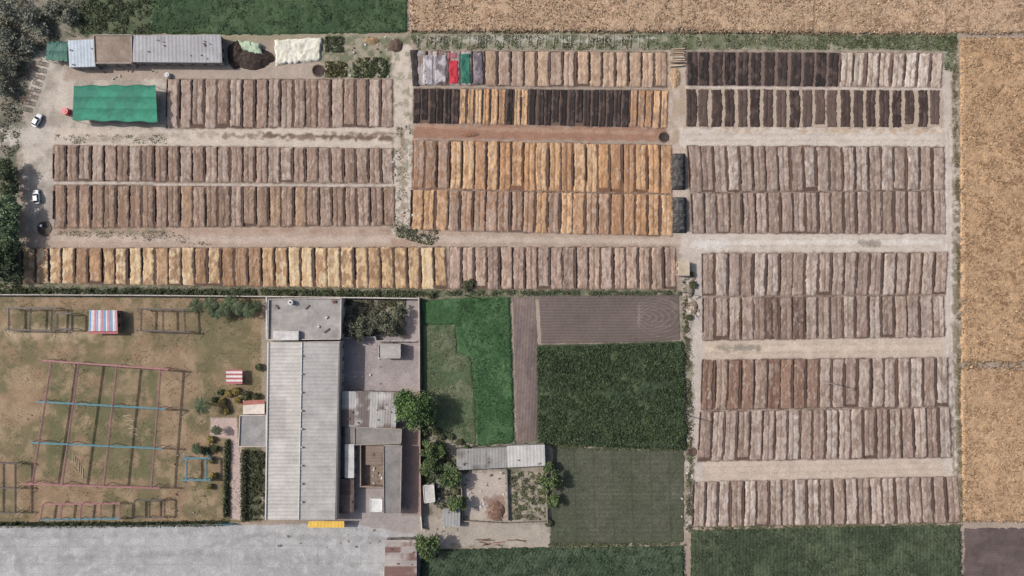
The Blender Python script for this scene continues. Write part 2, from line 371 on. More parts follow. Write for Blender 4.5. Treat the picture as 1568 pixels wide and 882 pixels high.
for nm,q,n,t in plots:
    q=np.array(q,float);V=[];F=[];C=[];off=0;rolls=MB();sd=int(q[0,0])
    L=abs(q[3,1]-q[0,1])
    nu=17;nv=int(L/1.7)
    for i in range(n):
        col,dk=bedcol(t,i,n);base=lin(col)*random.uniform(.90,1.05)
        gap=random.uniform(.09,.19) if not dk else .16
        if t=='blackbrown': gap=random.uniform(.18,.3)
        if t=='blackpale' and dk: gap=.2
        cd=random.choice([.95,.7,.45,.3]) if t not in('yellow',) else .9
        cd2=random.uniform(-.1,.1)
        xs_=np.linspace(0,1,nu)
        prof=np.clip(np.minimum(xs_,1-xs_)*9,0,1)**.6*(1-(1-cd)*np.exp(-((xs_-.5)/.07)**2))
        sk=random.uniform(-.04,.04)
        e0=random.uniform(.0,.02);e1=1-random.uniform(.0,.02)
        if random.random()<.15: e1-=random.uniform(.02,.09)
        v=np.linspace(e0,e1,nv)
        jl=(fbm(v*14,v*0+i,sd)-.5)*.16;jr=(fbm(v*14,v*0+i+50,sd)-.5)*.16
        bow=random.uniform(-.08,.08)*np.sin(v*math.pi)
        ul=(i+gap/2+jl+sk+bow)/n;ur=(i+1-gap/2+jr+sk+bow)/n
        s=np.linspace(0,1,nu);s=s+np.sin(s*math.pi)*cd2*.5
        ejit=(fbm(s*9,s*0+i,sd+31)-.5)*.04
        U=ul[:,None]*(1-s)+ur[:,None]*s;Vv=v[:,None]+ejit[None,:]*(np.abs(v-.5)*2)[:,None]
        X=(q[0,0]*(1-U)+q[1,0]*U)*(1-Vv)+(q[3,0]*(1-U)+q[2,0]*U)*Vv
        Y=(q[0,1]*(1-U)+q[1,1]*U)*(1-Vv)+(q[3,1]*(1-U)+q[2,1]*U)*Vv
        endk=np.ones(nv);endk[0]=endk[-1]=0
        hh=.22*prof[None,:]*endk[:,None]*(.5+1.0*fbm(X/2.0,Y/3,sd+2))-.02
        nn=fbm(X/6+i*7,Y/9,sd+5,3)
        cc=np.tile(base,(nv,nu,1))
        if dk: oth=lin((104,84,76));amt=.5*sstep(.52,.7,nn)
        elif t=='yellow': oth=lin(random.choice([(216,190,146),(156,118,84),(148,110,76)]));amt=.85*sstep(.42,.58,nn)
        elif t in('orange','orangepink','peach'): oth=lin((156,112,76) if t!='peach' else (158,128,106));amt=.65*sstep(.46,.62,nn)
        else: oth=lin((134,108,92));amt=.6*sstep(.46,.62,nn)
        cc=cc*(1-amt[...,None])+oth*amt[...,None]
        st_=fbm(np.tile(s*10,(nv,1))+i*13.7,Y/16,sd+15,2)
        rib=1+.24*(st_-.5)*2
        if not dk:
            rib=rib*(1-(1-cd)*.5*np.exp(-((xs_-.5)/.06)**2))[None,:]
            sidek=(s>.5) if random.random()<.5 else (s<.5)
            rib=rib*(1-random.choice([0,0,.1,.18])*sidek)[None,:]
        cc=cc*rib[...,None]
        pale=sstep(.6,.75,fbm(X/3+i,Y/7,sd+25,2))*.28
        if not dk: cc=cc*(1-pale[...,None])+lin((206,188,170))*pale[...,None]
        cc=cc*(.84+.32*fbm(X/2.0,Y/2.0,sd+8,2))[...,None]
        cc[:,[0,-1]]=cc[:,[0,-1]]*.35+lin((92,72,60))*.65  # bed edges darkened: shadow line painted into the colour
        V.append(toworld(X,Y,hh).reshape(-1,3));C.append(cc.reshape(-1,3));F.append(grid_faces(nu,nv)[:,::-1]+off);off+=nv*nu
        if random.random()<(.85 if not dk else .1):
            k0=random.uniform(0,.25) if random.random()<.3 else .01;k1=random.uniform(.75,.99)
            pts=[]
            for vv in np.linspace(k0,k1,9):
                uu=(i+random.uniform(-.03,.03))/n
                pts.append(((q[0,0]*(1-uu)+q[1,0]*uu)*(1-vv)+(q[3,0]*(1-uu)+q[2,0]*uu)*vv,(q[0,1]*(1-uu)+q[1,1]*uu)*(1-vv)+(q[3,1]*(1-uu)+q[2,1]*uu)*vv))
            rc=lin(random.choice([(78,60,52),(66,54,50),(96,76,66)]))
            for a,b in zip(pts[:-1],pts[1:]):
                A=P(*a);B=P(*b);A[2]=B[2]=.16
                rolls.bar(A,B,random.uniform(.13,.22),rc)
    e=empty('drying_bed_plot',P(q[:,0].mean(),q[:,1].mean()))
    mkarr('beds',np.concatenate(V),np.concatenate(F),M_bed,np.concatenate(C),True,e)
    if rolls.V: rolls.done('rolled_covers',M_cloth,e)
# ---------- cloth sheets ----------
def cloth(name,q,cols,z=.35,amp=.18,mat=None,res=1.3,stripes=None,wob=1):
    q=np.array(q,float);nx=max(6,int(np.linalg.norm(q[1]-q[0])/res));ny=max(6,int(np.linalg.norm(q[3]-q[0])/res))
    U,Vv=np.meshgrid(np.linspace(0,1,nx),np.linspace(1,0,ny))
    X=(q[0,0]*(1-U)+q[1,0]*U)*(1-Vv)+(q[3,0]*(1-U)+q[2,0]*U)*Vv
    Y=(q[0,1]*(1-U)+q[1,1]*U)*(1-Vv)+(q[3,1]*(1-U)+q[2,1]*U)*Vv
    s=int(q[0,0])
    X+=(fbm(X/5,Y/5,s)-.5)*2*wob;Y+=(fbm(X/5,Y/5,s+3)-.5)*2*wob
    Z=z+(fbm(X/3,Y/5,s+1)-.5)*2*amp
    ed=np.minimum(np.minimum(U,1-U)*nx,np.minimum(Vv,1-Vv)*ny);Z=np.where(ed<.5,.03,Z)
    C=np.tile(lin(cols[0]),(ny,nx,1))
    if len(cols)>1:
        a=sstep(.45,.6,fbm(X/5,Y/8,s+6))[...,None];C=C*(1-a)+lin(cols[1])*a
    return mkarr(name,toworld(X,Y,Z).reshape(-1,3),grid_faces(nx,ny),mat or M_cloth,C.reshape(-1,3),True)
cloth('red_cloth_sheet',[(686,92),(702,92),(703,129),(688,129)],[(204,30,56),(180,24,46)])
cloth('red_cloth_sheet',[(684,80),(700,80),(701,90),(685,91)],[(160,96,100)])
cloth('green_cloth_sheet',[(705,82),(720,82),(722,129),(706,129)],[(26,124,98),(22,98,82)])
cloth('pale_cloth_sheet',[(648,84),(664,84),(664,130),(646,130)],[(190,184,186),(150,142,146)])
cloth('pale_cloth_sheet',[(666,84),(684,84),(684,126),(666,130)],[(182,172,176),(120,110,116)])
cloth('grey_cloth_sheet',[(724,80),(739,80),(741,129),(725,129)],[(104,92,98),(140,126,134)])
cloth('black_tarp',[(628,76),(640,76),(642,132),(632,132)],[(44,38,40),(66,58,58)])
cloth('white_tarp',[(420,61),(494,58),(490,94),(423,100)],[(224,219,202),(206,200,180)],z=.6,amp=.3,wob=3,res=1.8)
cloth('pale_green_tarp',[(366,63),(398,66),(405,88),(372,78)],[(178,196,164),(150,172,140)],z=1.3,amp=.3,wob=3)
# ---------- piles / stacks ----------
def mound(name,cx,cy,rx,ry,h,col,mat=None,col2=None,n=28,flat=1.0,rot=0,lump=.35):
    U,T=np.meshgrid(np.linspace(0.02,1,n),np.linspace(0,2*math.pi,n*2))
    rr=1+.25*(fbm(np.cos(T)*2+cx,np.sin(T)*2+cy,4)-.5)*2*lump*2
    x=U*rx*rr*np.cos(T);y=U*ry*rr*np.sin(T)
    X=cx+x*math.cos(rot)-y*math.sin(rot);Y=cy+x*math.sin(rot)+y*math.cos(rot)
    Z=h*(1-U**(2*flat))*(1-lump/2+lump*fbm(X/3,Y/3,int(cx)))-.03
    a=sstep(.4,.65,fbm(X/3,Y/3,int(cy)))[...,None]
    C=lin(col)*(1-a)+lin(col2 or col)*a
    return mkarr(name,toworld(X,Y,Z).reshape(-1,3),grid_faces(n,n*2)[:,::-1],mat or M_pile,C.reshape(-1,3),True)
mound('manure_heap',388,90,32,17,1.7,(62,50,44),None,(84,68,58))
mound('manure_heap',362,84,14,22,1.2,(58,46,42),None,(80,64,54))
mound('soil_heap',606,70,12,10,.9,(110,88,72),None,(94,76,62))
mound('soil_heap',570,62,12,6,.7,(176,144,104),None,(150,120,84))
mound('straw_heap',760,782,14,15,.9,(116,88,74),None,(140,106,86))
mound('rubble_heap',1056,446,8,10,.9,(150,136,124),None,(106,102,80));mound('rubble_heap',1062,470,7,12,.8,(170,150,130),None,(124,108,90))
mound('soil_heap',720,206,14,4,.4,(150,104,78));mound('straw_heap',1034,120,8,16,.6,(192,160,120),None,(168,134,98))
def stack(name,x0,y0,x1,y1,h,c1,c2):
    ny=int((y1-y0)/1.2);nx=14
    U,Vv=np.meshgrid(np.linspace(-1,1,nx),np.linspace(1,0,ny))
    k=np.clip(np.minimum(Vv,1-Vv)*9,0,1)**.5
    cx=(x0+x1)/2;w=(x1-x0)/2
    X=cx+U*w*(.93+.1*fbm(U*0+3,Vv*9,4))+(fbm(U*0,Vv*6,9)-.5)*2
    Y=y0+(y1-y0)*Vv
    Z=h*k*(1-np.abs(U)**3.2)*(.86+.28*fbm(X/3,Y/3,5))-.02
    Z*=1-.1*(np.abs((Vv*7)%1-.5)<.09)
    a=sstep(.5,.64,fbm(X/2.5,Y/5,2))[...,None];C=lin(c1)*(1-a)+lin(c2)*a
    e=empty(name,P(cx,(y0+y1)/2));mkarr('tarpaulin',toworld(X,Y,Z).reshape(-1,3),grid_faces(nx,ny),M_cloth,C.reshape(-1,3),True,e)
    b=MB()
    for vv in np.linspace(.1,.9,7):
        y=y0+(y1-y0)*vv
        for s in(-1,1):
            a_=P(cx+s*w*1.1,y);b.box((a_[0],a_[1],0),(.4,.35,.22),lin((150,140,130)))
        prev=None
        for u in np.linspace(-1.08,1.08,9):
            p=P(cx+u*w,y);p[2]=h*max(0,1-abs(u)**3.2)*1.1+.03
            if prev is not None:b.bar(prev,p,.04,lin((120,116,112)))
            prev=p
    b.done('ropes_and_weights',M_cloth,e)
stack('tarp_covered_stack',1029,235,1049,291,2.0,(54,52,50),(84,82,80))
stack('tarp_covered_stack',1030,302,1051,357,2.0,(54,54,54),(90,90,90))
# ---------- foliage scatter ----------
def leafmesh(name,Cn,sz,cols,mat=None,up=.6,parent=None):
    n=len(Cn);th=rng.uniform(0,2*math.pi,n)
    nrm=rng.normal(size=(n,3));nrm[:,2]=np.abs(nrm[:,2])+up;nrm/=np.linalg.norm(nrm,axis=1)[:,None]
    a=np.cross(nrm,np.stack([np.cos(th),np.sin(th),th*0],1));a/=np.linalg.norm(a,axis=1)[:,None]+1e-9
    b=np.cross(nrm,a);sz=np.asarray(sz).reshape(-1,1)*np.ones((n,1))
    V=np.stack([Cn-a*sz,Cn+b*sz*.55,Cn+a*sz,Cn-b*sz*.55],1).reshape(-1,3)
    return mkarr(name,V,np.arange(4*n).reshape(-1,4),mat or M_leaf,np.repeat(cols,4,0),False,parent)
def scatter(name,poly,n,size,h,c1,c2,thr=.45,ns=9,line=None,z0=0.0):
    xs=[p[0] for p in poly];ys=[p[1] for p in poly]
    if line:
        pl=np.array(poly,float);seg=np.diff(pl,axis=0);l=np.linalg.norm(seg,axis=1);k=rng.choice(len(l),n,p=l/l.sum())
        t=rng.random(n)[:,None];p=pl[k]+seg[k]*t+rng.normal(size=(n,2))*line/2.5;X,Y=p[:,0],p[:,1];ok=np.ones(n,bool)
    else:
        X=rng.uniform(min(xs),max(xs),n);Y=rng.uniform(min(ys),max(ys),n);ok=sdf(X,Y,poly)<0
    f=fbm(X/ns,Y/ns,int(abs(xs[0]))+2);ok&=f+rng.uniform(-.12,.12,n)>thr
    X,Y,f=X[ok],Y[ok],f[ok];m=len(X)
    if m==0:return
    Z=z0+rng.random(m)*h*np.clip((f-thr)*6,.3,1)
    t=np.clip(rng.random(m)*.6+sstep(.4,.7,fbm(X/4,Y/4,3))*.5,0,1)[:,None]
    C=(lin(c1)*(1-t)+lin(c2)*t)*rng.uniform(.7,1.25,(m,1))
    leafmesh(name,toworld(X,Y,Z),rng.uniform(.6,1.2,m)*size,C)
D1=(70,80,50);D2=(112,120,80)
scatter('roadside_weeds',[(626,54),(1465,54),(1465,76),(640,76)],12000,.26,.3,(76,84,54),(138,138,100),.5)
scatter('roadside_weeds',[(1290,56),(1466,56),(1468,112),(1446,108),(1445,78),(1300,72)],5000,.26,.3,(60,80,42),(104,120,68),.4)
scatter('roadside_weeds',[(-60,446),(200,447),(640,450)],16000,.3,.8,(54,68,38),(112,120,74),.38,line=7)
scatter('roadside_weeds',[(640,450),(760,448),(1042,449)],7000,.26,.4,D1,D2,.47,line=5)
scatter('garden_plants',R(498,56,526,80),2500,.26,.5,D1,D2,.45,5)
scatter('garden_plants',R(498,94,530,118),2500,.26,.6,(76,76,42),(132,126,78),.47,5)
scatter('garden_plants',R(540,88,596,119),4500,.26,.6,(64,78,42),(116,122,72),.47,5)
scatter('path_weeds',R(598,190,632,360),2500,.2,.15,(96,96,66),(134,130,96),.55)
scatter('path_weeds',[(606,340),(640,350),(670,352),(672,366),(660,376),(640,372),(606,362)],2500,.24,.3,(64,78,42),(104,110,66),.45,6)
scatter('path_weeds',[(82,354),(260,354),(330,376),(82,360)],2500,.2,.15,(96,98,66),(130,128,92),.5)
scatter('path_weeds',[(84,206),(250,206),(260,220),(84,220)],1500,.2,.15,(100,100,70),(134,130,96),.55)
scatter('path_weeds',[(1050,430),(1050,500),(1055,600),(1056,700),(1055,810)],6000,.26,.4,(76,82,54),(128,124,92),.46,line=7)
scatter('path_weeds',[(1460,60),(1466,300),(1468,560),(1472,800)],7000,.24,.3,(104,98,68),(156,134,98),.46,line=5)
scatter('field_edge_grass',[(1056,810),(1300,806),(1470,803)],4000,.28,.3,(92,100,64),(136,130,92),.42,line=4)
scatter('field_edge_grass',[(845,683),(1048,688)],2500,.28,.4,(80,94,54),(118,124,76),.42,line=4)
scatter('field_edge_grass',[(842,834),(1050,834)],3000,.28,.4,(80,94,54),(126,126,88),.42,line=4)
scatter('field_edge_grass',[(628,49),(1040,50),(1466,54)],4000,.28,.4,(110,100,70),(160,138,104),.42,line=3)
scatter('wheat_stalks',[(627,-30),(1600,-30),(1600,53),(629,48)],20000,.42,.2,(142,112,84),(206,178,142),.35,14,z0=.5)
scatter('wheat_stalks',[(1470,58),(1600,58),(1600,800),(1474,798)],26000,.42,.2,(132,100,68),(204,172,130),.35,14,z0=.5)
scatter('crop_plants',[(822,532),(1045,524),(1050,688),(960,684),(824,678)],36000,.34,.5,(40,60,30),(86,106,58),.3,14,z0=.7)
scatter('crop_plants',[(1058,812),(1470,806),(1472,900),(1056,900)],26000,.3,.35,(50,66,40),(92,104,70),.42,z0=.45)
scatter('crop_plants',[(646,842),(1046,836),(1048,900),(642,900)],24000,.3,.35,(48,70,44),(88,108,74),.42,z0=.45)
scatter('crop_plants',[(232,-10),(624,-10),(624,50),(233,52)],14000,.26,.2,(46,74,38),(76,104,56),.42,z0=.28)
scatter('crop_plants',[(700,460),(780,456),(788,678),(731,682),(722,548),(698,497)],11000,.26,.2,(40,84,36),(76,120,62),.35,z0=.28)
scatter('fodder_plants',[(650,499),(697,499),(699,540),(721,549),(726,600),(728,680),(700,674),(660,660),(650,640)],6000,.24,.15,(84,96,58),(130,134,92),.42,12,z0=.15)
scatter('hedge',[(-60,802),(200,802),(345,800)],9000,.3,1.4,(48,62,34),(88,100,58),.2,line=4)
scatter('hedge',[(349,674),(346,790)],2500,.28,1.2,(46,62,34),(88,98,56),.2,line=4)
scatter('hedge',[(374,690),(374,796)],2500,.28,1.2,(52,62,34),(100,104,60),.2,line=5)
scatter('shrub_bed',R(380,690,406,796),4000,.3,.8,(54,64,38),(104,104,70),.42,6)
scatter('lawn_tufts',[(0,460),(400,460),(400,800),(0,800)],16000,.2,.08,(96,96,60),(130,122,84),.52,22)
scatter('wild_growth',[(0,0),(130,0),(128,50),(60,80),(40,130),(26,240),(0,240)],10000,.33,.7,(88,92,70),(140,138,112),.46,12)
scatter('wild_growth',[(122,0),(234,0),(234,52),(122,52)],8000,.3,.5,(64,82,46),(116,122,80),.44,10)
scatter('wild_growth',[(0,240),(24,250),(24,350),(34,440),(0,440)],6000,.35,.9,(60,74,46),(108,120,80),.4,10)
scatter('vegetable_garden',R(782,722,838,796),4500,.26,.4,(70,82,48),(120,124,78),.5,5)
scatter('wild_growth',[(646,655),(700,662),(706,720),(690,790),(646,760)],7000,.3,.7,(54,70,38),(102,112,64),.46,9)
scatter('courtyard_plants',R(526,458,622,514),5000,.28,.6,(66,74,46),(114,116,78),.48,8)
# ---------- trees ----------
bark=lin((96,80,66))
def tree(px,py,rp,h,c1=(50,72,30),c2=(104,126,58),name='broadleaf_tree',dens=1.0,ls=.36):
    b=P(px,py,h*.7);R0=rp*S;e=empty(name,(b[0],b[1],0));m=MB()
    m.bar((b[0],b[1],-.1),(b[0],b[1],h*.3),.05*R0+.08,bark,.04*R0+.05)
    for k in range(6):
        t=k*1.05+random.random()*.5;r=R0*random.uniform(.4,.7)
        mid=(b[0]+r*.4*math.cos(t),b[1]+r*.4*math.sin(t),h*.48)
        m.bar((b[0],b[1],h*.28),mid,.03*R0+.05,bark,.02*R0+.03);m.bar(mid,(b[0]+r*math.cos(t),b[1]+r*math.sin(t),h*random.uniform(.6,.85)),.02*R0+.03,bark,.02)
    m.done('trunk_and_limbs',M_wood,e)
    nc=int(12+R0*R0*1.6);th=rng.uniform(0,2*math.pi,nc);rr=rng.random(nc)**.5
    lob=.72+.34*vn(np.cos(th)*1.7+px,np.sin(th)*1.7+py,3)*1.0+.12*rng.random(nc)
    zc=h*.62+h*.30*np.sqrt(np.clip(1-rr**2,0,1))*rng.uniform(.3,1.05,nc)-h*.12*rr
    cl=np.stack([b[0]+R0*rr*lob*np.cos(th),b[1]+R0*rr*lob*np.sin(th),zc],1)
    nl=int(70*dens);cr=.16*R0+.25
    pts=cl[:,None,:]+rng.normal(size=(nc,nl,3))*np.array([cr,cr,cr*.6])*.62
    cb=rng.random(nc)[:,None]*.8+rng.random((nc,nl))*.35;cb=np.clip(cb,0,1)[...,None]
    C=(lin(c1)*(1-cb)+lin(c2)*cb)*rng.uniform(.75,1.2,(nc,nl,1))
    leafmesh('crown',pts.reshape(-1,3),rng.uniform(.6,1.25,nc*nl)*ls,C.reshape(-1,3),parent=e,up=.4)
GR=((98,102,82),(166,166,146))
for x,y,r,h in((8,10,22,5.5),(42,26,16,5),(6,62,20,5.5),(38,66,13,4),(14,98,15,4.5),(80,12,14,4),(60,44,10,3.5),(6,134,12,3.5),(104,24,10,3.5),(-30,40,24,7),(-28,100,22,7)):
    tree(x,y,r,h,*GR,dens=.5)
for x,y,r,h,a,b in((4,262,16,6,(66,80,46),(116,126,84)),(14,288,13,5,(66,80,46),(116,126,84)),(10,322,20,7,(80,110,68),(138,164,112)),(8,352,20,7,(72,100,62),(128,156,102)),(6,384,20,7,(52,72,44),(100,120,76)),(14,414,18,6,(54,70,42),(98,112,74)),(-20,330,22,8,D1,D2),(-22,400,24,8,D1,D2)):
    tree(x,y,r,h,a,b)
tree(633,628,28,11,(52,84,30),(106,144,58),dens=1.3)
for x,y,r,h in((536,502,11,5),(556,500,14,5.5),(576,490,12,5),(594,494,15,6),(608,476,9,4.5),(548,514,8,4),(604,508,9,4)):
    tree(x,y,r,h,(76,80,62),(132,132,104),dens=.55)
for x,y,r,h in((656,688,12,5),(662,712,13,5),(688,735,15,6),(700,772,12,5),(652,720,8,4),(676,690,8,4),(655,838,18,7),(842,738,14,6),(848,768,9,4),(838,716,8,4),(716,690,6,3.5)):
    tree(x,y,r,h,(58,82,36),(116,140,68))
def shrub(px,py,rp,h,c1,c2,name='shrub'):
    b=P(px,py,0);R0=rp*S;n=int(260*R0+120);e=empty(name,b)
    m=MB()
    for k in range(5):
        t=k*1.26;m.bar(b,(b[0]+R0*.5*math.cos(t),b[1]+R0*.5*math.sin(t),h*.7),.05,bark,.02)
    m.done('stems',M_wood,e)
    d=rng.normal(size=(n,3));d/=np.linalg.norm(d,axis=1)[:,None];rad=rng.uniform(.6,1,n)[:,None]
    lob=.8+.35*vn(d[:,0]*2+px,d[:,1]*2+py,5)[:,None]
    p=d*rad*lob*np.array([R0,R0,h*.5])+np.array([b[0],b[1],h*.55])
    t=np.clip(vn(p[:,0]*1.5,p[:,1]*1.5,6)*.8+rng.random(n)*.3,0,1)[:,None]
    leafmesh('leaves',p,.26*rng.uniform(.6,1.2,n),(lin(c1)*(1-t)+lin(c2)*t),parent=e)
for x,y,r in((352,602,7),(362,598,6),(378,604,7),(394,606,6),(342,614,6),(346,628,6),(330,612,5),(324,672,6),(316,690,7),(330,686,5),(322,704,6),(366,612,6),(328,728,6),(322,744,5),(340,600,5),(398,562,6)):
    shrub(x,y,r,1.6,*(((128,112,52),(184,164,80)) if random.random()<.45 else ((60,70,36),(110,118,64))))
for x,y,r in((660,646,6),(668,660,7),(676,668,5),(650,662,5),(690,668,5),(704,676,5),(712,720,5),(700,752,5),(664,750,6),(1060,436,6),(1054,486,5),(1058,420,4),(715,437,8),(722,432,5),(660,452,5),(840,800,6),(835,752,5)):
    shrub(x,y,r,1.3,(66,78,44),(118,118,78))
def palm(px,py,rp,h,c1=(58,76,44),c2=(106,120,74)):
    b=P(px,py,h);R0=rp*S;e=empty('palm_tree',(b[0],b[1],0));m=MB();x,y=b[0],b[1]
    for k in range(6): m.bar((x,y,h*k/6),(x,y,h*(k+1)/6),.24-.015*k,bark,.20-.015*k)
    m.done('trunk',M_wood,e);f=MB();nf=20
    for k in range(nf):
        t=k*2*math.pi/nf+random.uniform(-.15,.15);L=R0*random.uniform(.8,1.1);lift=random.uniform(.05,.45)
        d=np.array([math.cos(t),math.sin(t),0]);n=np.array([-d[1],d[0],0]);cc=lin(c1)+(lin(c2)-lin(c1))*random.random()
        prev=np.array([x,y,h])
        for j in range(1,11):
            u=j/10;p=np.array([x,y,h])+d*L*u*(1-.1*u)+np.array([0,0,L*(lift*u-1.0*u*u*.7)])
            f.bar(prev,p,.04,cc)
            w=.34*L*math.sin(math.pi*min(1,u*.9+.12))*.8+.08
            for s in(-1,1):
                tip=p+n*s*w+d*w*.5-np.array([0,0,w*.35])
                f.add([p-d*.10,p+d*.12,tip],[(0,1,2)],cc*random.uniform(.8,1.2))
            prev=p
    f.done('fronds',M_leaf,e)
for x,y,r,h in((308,622,17,5),(300,468,15,4),(322,466,15,4.2),(342,474,15,4),(362,470,15,4),(380,476,15,4.2),(352,462,13,3.8),(330,480,12,3.6),(300,688,10,3.5),(330,660,9,3),(392,468,11,3.5),(692,768,10,3.5),(686,716,9,3.5)):
    palm(x,y,r,h)
# ---------- buildings ----------
def sheet(name,q,z,col,axis='u',pitch=.9,amp=.02,panel=None,var=.08,rust=0,rustc=(110,76,60),parent=None,patch=None,mat=None,ribd=.06):
    """q: 4 corners TL,TR,BR,BL ; z: 4 heights. corrugation varies along axis"""
    A=[P(q[i][0],q[i][1],z[i]) for i in range(4)]
    LU=np.linalg.norm(A[1]-A[0]);LV=np.linalg.norm(A[3]-A[0])
    if axis=='u': nu=max(3,int(LU/(pitch/2)));nv=max(3,int(LV/.8))
    else: nv=max(3,int(LV/(pitch/2)));nu=max(3,int(LU/.8))
    U,Vv=np.meshgrid(np.linspace(0,1,nu+1),np.linspace(1,0,nv+1))
    Pn=(A[0]*(1-U[...,None])+A[1]*U[...,None])*(1-Vv[...,None])+(A[3]*(1-U[...,None])+A[2]*U[...,None])*Vv[...,None]
    I,J=np.meshgrid(np.arange(nu+1),np.arange(nv+1))
    Pn[...,2]+=amp*np.where((I if axis=='u' else J)%2,1,-1)
    s=int(q[0][0]+q[0][1]);pa=panel or 3
    cell=_h(np.floor(U*LU/(pa if axis=='u' else 5)).astype(np.int64),np.floor(Vv*LV/(5 if axis=='u' else pa)).astype(np.int64),s)
    C=lin(col)*(1+var*(cell-.5)*2)[...,None]*(1-ribd*((I if axis=='u' else J)%4==0))[...,None]
    C=C*(.88+.24*fbm(Pn[...,0]/3,Pn[...,1]/3,s+3))[...,None]
    C=C*(.9+.2*fbm(Pn[...,0]/(6 if axis=='v' else 1.2),Pn[...,1]/(1.2 if axis=='v' else 6),s+33))[...,None]
    if rust: 
        a=(sstep(1-rust-.08,1-rust+.08,fbm(Pn[...,0]/2.5,Pn[...,1]/2.5,s+5)*.5+cell*.5))[...,None];C=C*(1-a)+lin(rustc)*a
    if patch:
        for (u0,u1,v0,v1,pc,al) in patch:
            mk_=((U>=u0)&(U<=u1)&(Vv>=v0)&(Vv<=v1))[...,None]*al;C=C*(1-mk_)+lin(pc)*mk_
    return mkarr(name,Pn.reshape(-1,3),grid_faces(nu+1,nv+1),mat or M_sheet,C.reshape(-1,3),False,parent)
def openings(m,foot,h,wc,dark=(48,46,48),door=True):
    for i in range(len(foot)):
        a=np.array(foot[i][:2]);b=np.array(foot[(i+1)%len(foot)][:2]);L=np.linalg.norm(b-a)
        if L<3:continue
        d=(b-a)/L;k=int(L//4)+1
        for j in range(k):
            p=a+d*L*(j+.5)/k
            isd=door and j==k//2 and i%2==0
            w,z0,z1=(1.1,0.02,2.1) if isd else (1.3,1.0,min(2.2,h-.4))
            m.wallbox(p-d*(w/2+.08),p+d*(w/2+.08),z0-.06 if not isd else .02,z1+.08,.12,lin((190,184,176)))
            m.wallbox(p-d*w/2,p+d*w/2,z0,z1,.18,lin((92,70,52) if isd else dark))
def roof_finish(f,z,col,e):
    n=22;U,Vv=np.meshgrid(np.linspace(0.012,.988,n),np.linspace(.988,.012,n))
    A=f;Pn=(A[0]*(1-U[...,None])+A[1]*U[...,None])*(1-Vv[...,None])+(A[3]*(1-U[...,None])+A[2]*U[...,None])*Vv[...,None]
    Pn[...,2]=z+.006
    C=lin(col)*(.68+.6*fbm(Pn[...,0]/2.6,Pn[...,1]/2.6,int(abs(A[0][0]))+4,4))[...,None]
    mkarr('roof_finish',Pn.reshape(-1,3),grid_faces(n,n),M_conc,C.reshape(-1,3),False,e)
def house(name,q,h,wallc,roofc,parapet=.4,open_=True,extra=None):
    f=[P(x,y,h) for x,y in q];c=np.mean(f,0);e=empty(name,(c[0],c[1],0))
    fw=[c+(p-c)*.985 for p in f]
    m=MB();m.prism(fw[::-1],-.1,h-.16,lin(wallc));m.done('walls',M_conc,e)
    m=MB();m.prism(f[::-1],h-.15,h,lin(roofc));m.done('roof_slab',M_conc,e)
    roof_finish(f,h,roofc,e)
    if parapet:
        m=MB();n=len(f)
        for i in range(n):
            a=f[i];b=f[(i+1)%n];d=(b-a)/np.linalg.norm(b-a);m.wallbox(a,b-d*.22,h+.01,h+parapet+.002*i,.22,lin(wallc)*1.02)
        m.done('parapet',M_conc,e)
    if open_:
        m=MB();openings(m,fw,h,wallc);m.done('windows_and_door',M_paint,e)
    return e
def shed(name,q,h0,col,wallc,**kw):
    hm=min(h0)
    f=[P(q[i][0],q[i][1],h0[i]) for i in range(4)];c=np.mean(f,0);e=empty(name,(c[0],c[1],0))
    fw=[c+(p-c)*np.array([.975,.975,0]) for p in f];V=[];
    for p in fw:V.append((p[0],p[1],-.1))
    for p,z in zip(fw,h0):V.append((p[0],p[1],z-.12))
    mkarr('walls',V,[(0,1,5,4),(1,2,6,5),(2,3,7,6),(3,0,4,7),(4,5,6,7)],M_conc,lin(wallc),False,e)
    sheet('roof',q,h0,col,parent=e,**kw)
    m=MB();openings(m,fw,hm,wallc);m.done('windows_and_door',M_paint,e)
    m=MB()
    for _ in range(max(2,int(abs(q[1][0]-q[0][0])*abs(q[3][1]-q[0][1])/500))):
        u,v=random.uniform(.08,.92),random.uniform(.1,.9)
        x=(q[0][0]*(1-u)+q[1][0]*u);y=(q[0][1]*(1-v)+q[3][1]*v);p=P(x,y,max(h0)+.1)
        m.box((p[0],p[1],max(h0)-.1),(random.uniform(.25,.5),random.uniform(.2,.4),.22),lin((130,104,92)),random.random()*3)
    m.done('roof_weights',M_conc,e)
    return e
# main long hall
e=empty('warehouse_building',P(464,655,0));h=5.2
f=[P(412,522,h),P(522,521,h),P(517,797,h),P(406,797,h)];c=np.mean(f,0);fw=[c+(p-c)*np.array([.98,.99,0]) for p in f]
m=MB();m.prism(fw[::-1],-.1,h-.1,lin((176,168,158)));m.done('walls',M_conc,e)
m=MB();openings(m,fw,h,(0,0,0));m.done('windows_and_doors',M_paint,e)
sheet('roof_left_slope',[(413,524),(462,524),(457,796),(409,796)],[5.3,6.4,6.4,5.3],(176,171,165),'v',1.1,.04,3.3,.04,parent=e,ribd=.07,
  patch=[(0,.55,.31,.55,(146,140,136),.5),(0,.5,.55,.99,(176,172,168),.3)])
sheet('roof_right_slope',[(463,524),(519,524),(513,796),(458,796)],[6.4,5.3,5.3,6.4],(182,177,172),'v',1.1,.04,3.3,.04,parent=e,ribd=.07,patch=[(0,1,.0,.3,(176,171,167),.4)])
m=MB();m.bar(P(462.5,524,6.5),P(457.5,796,6.5),.18,lin((200,197,192)));
m.bar(P(411,524,5.4),P(407,796,5.4),.28,lin((206,203,198)));m.bar(P(520.5,524,5.3),P(515,796,5.3),.22,lin((120,112,108)))
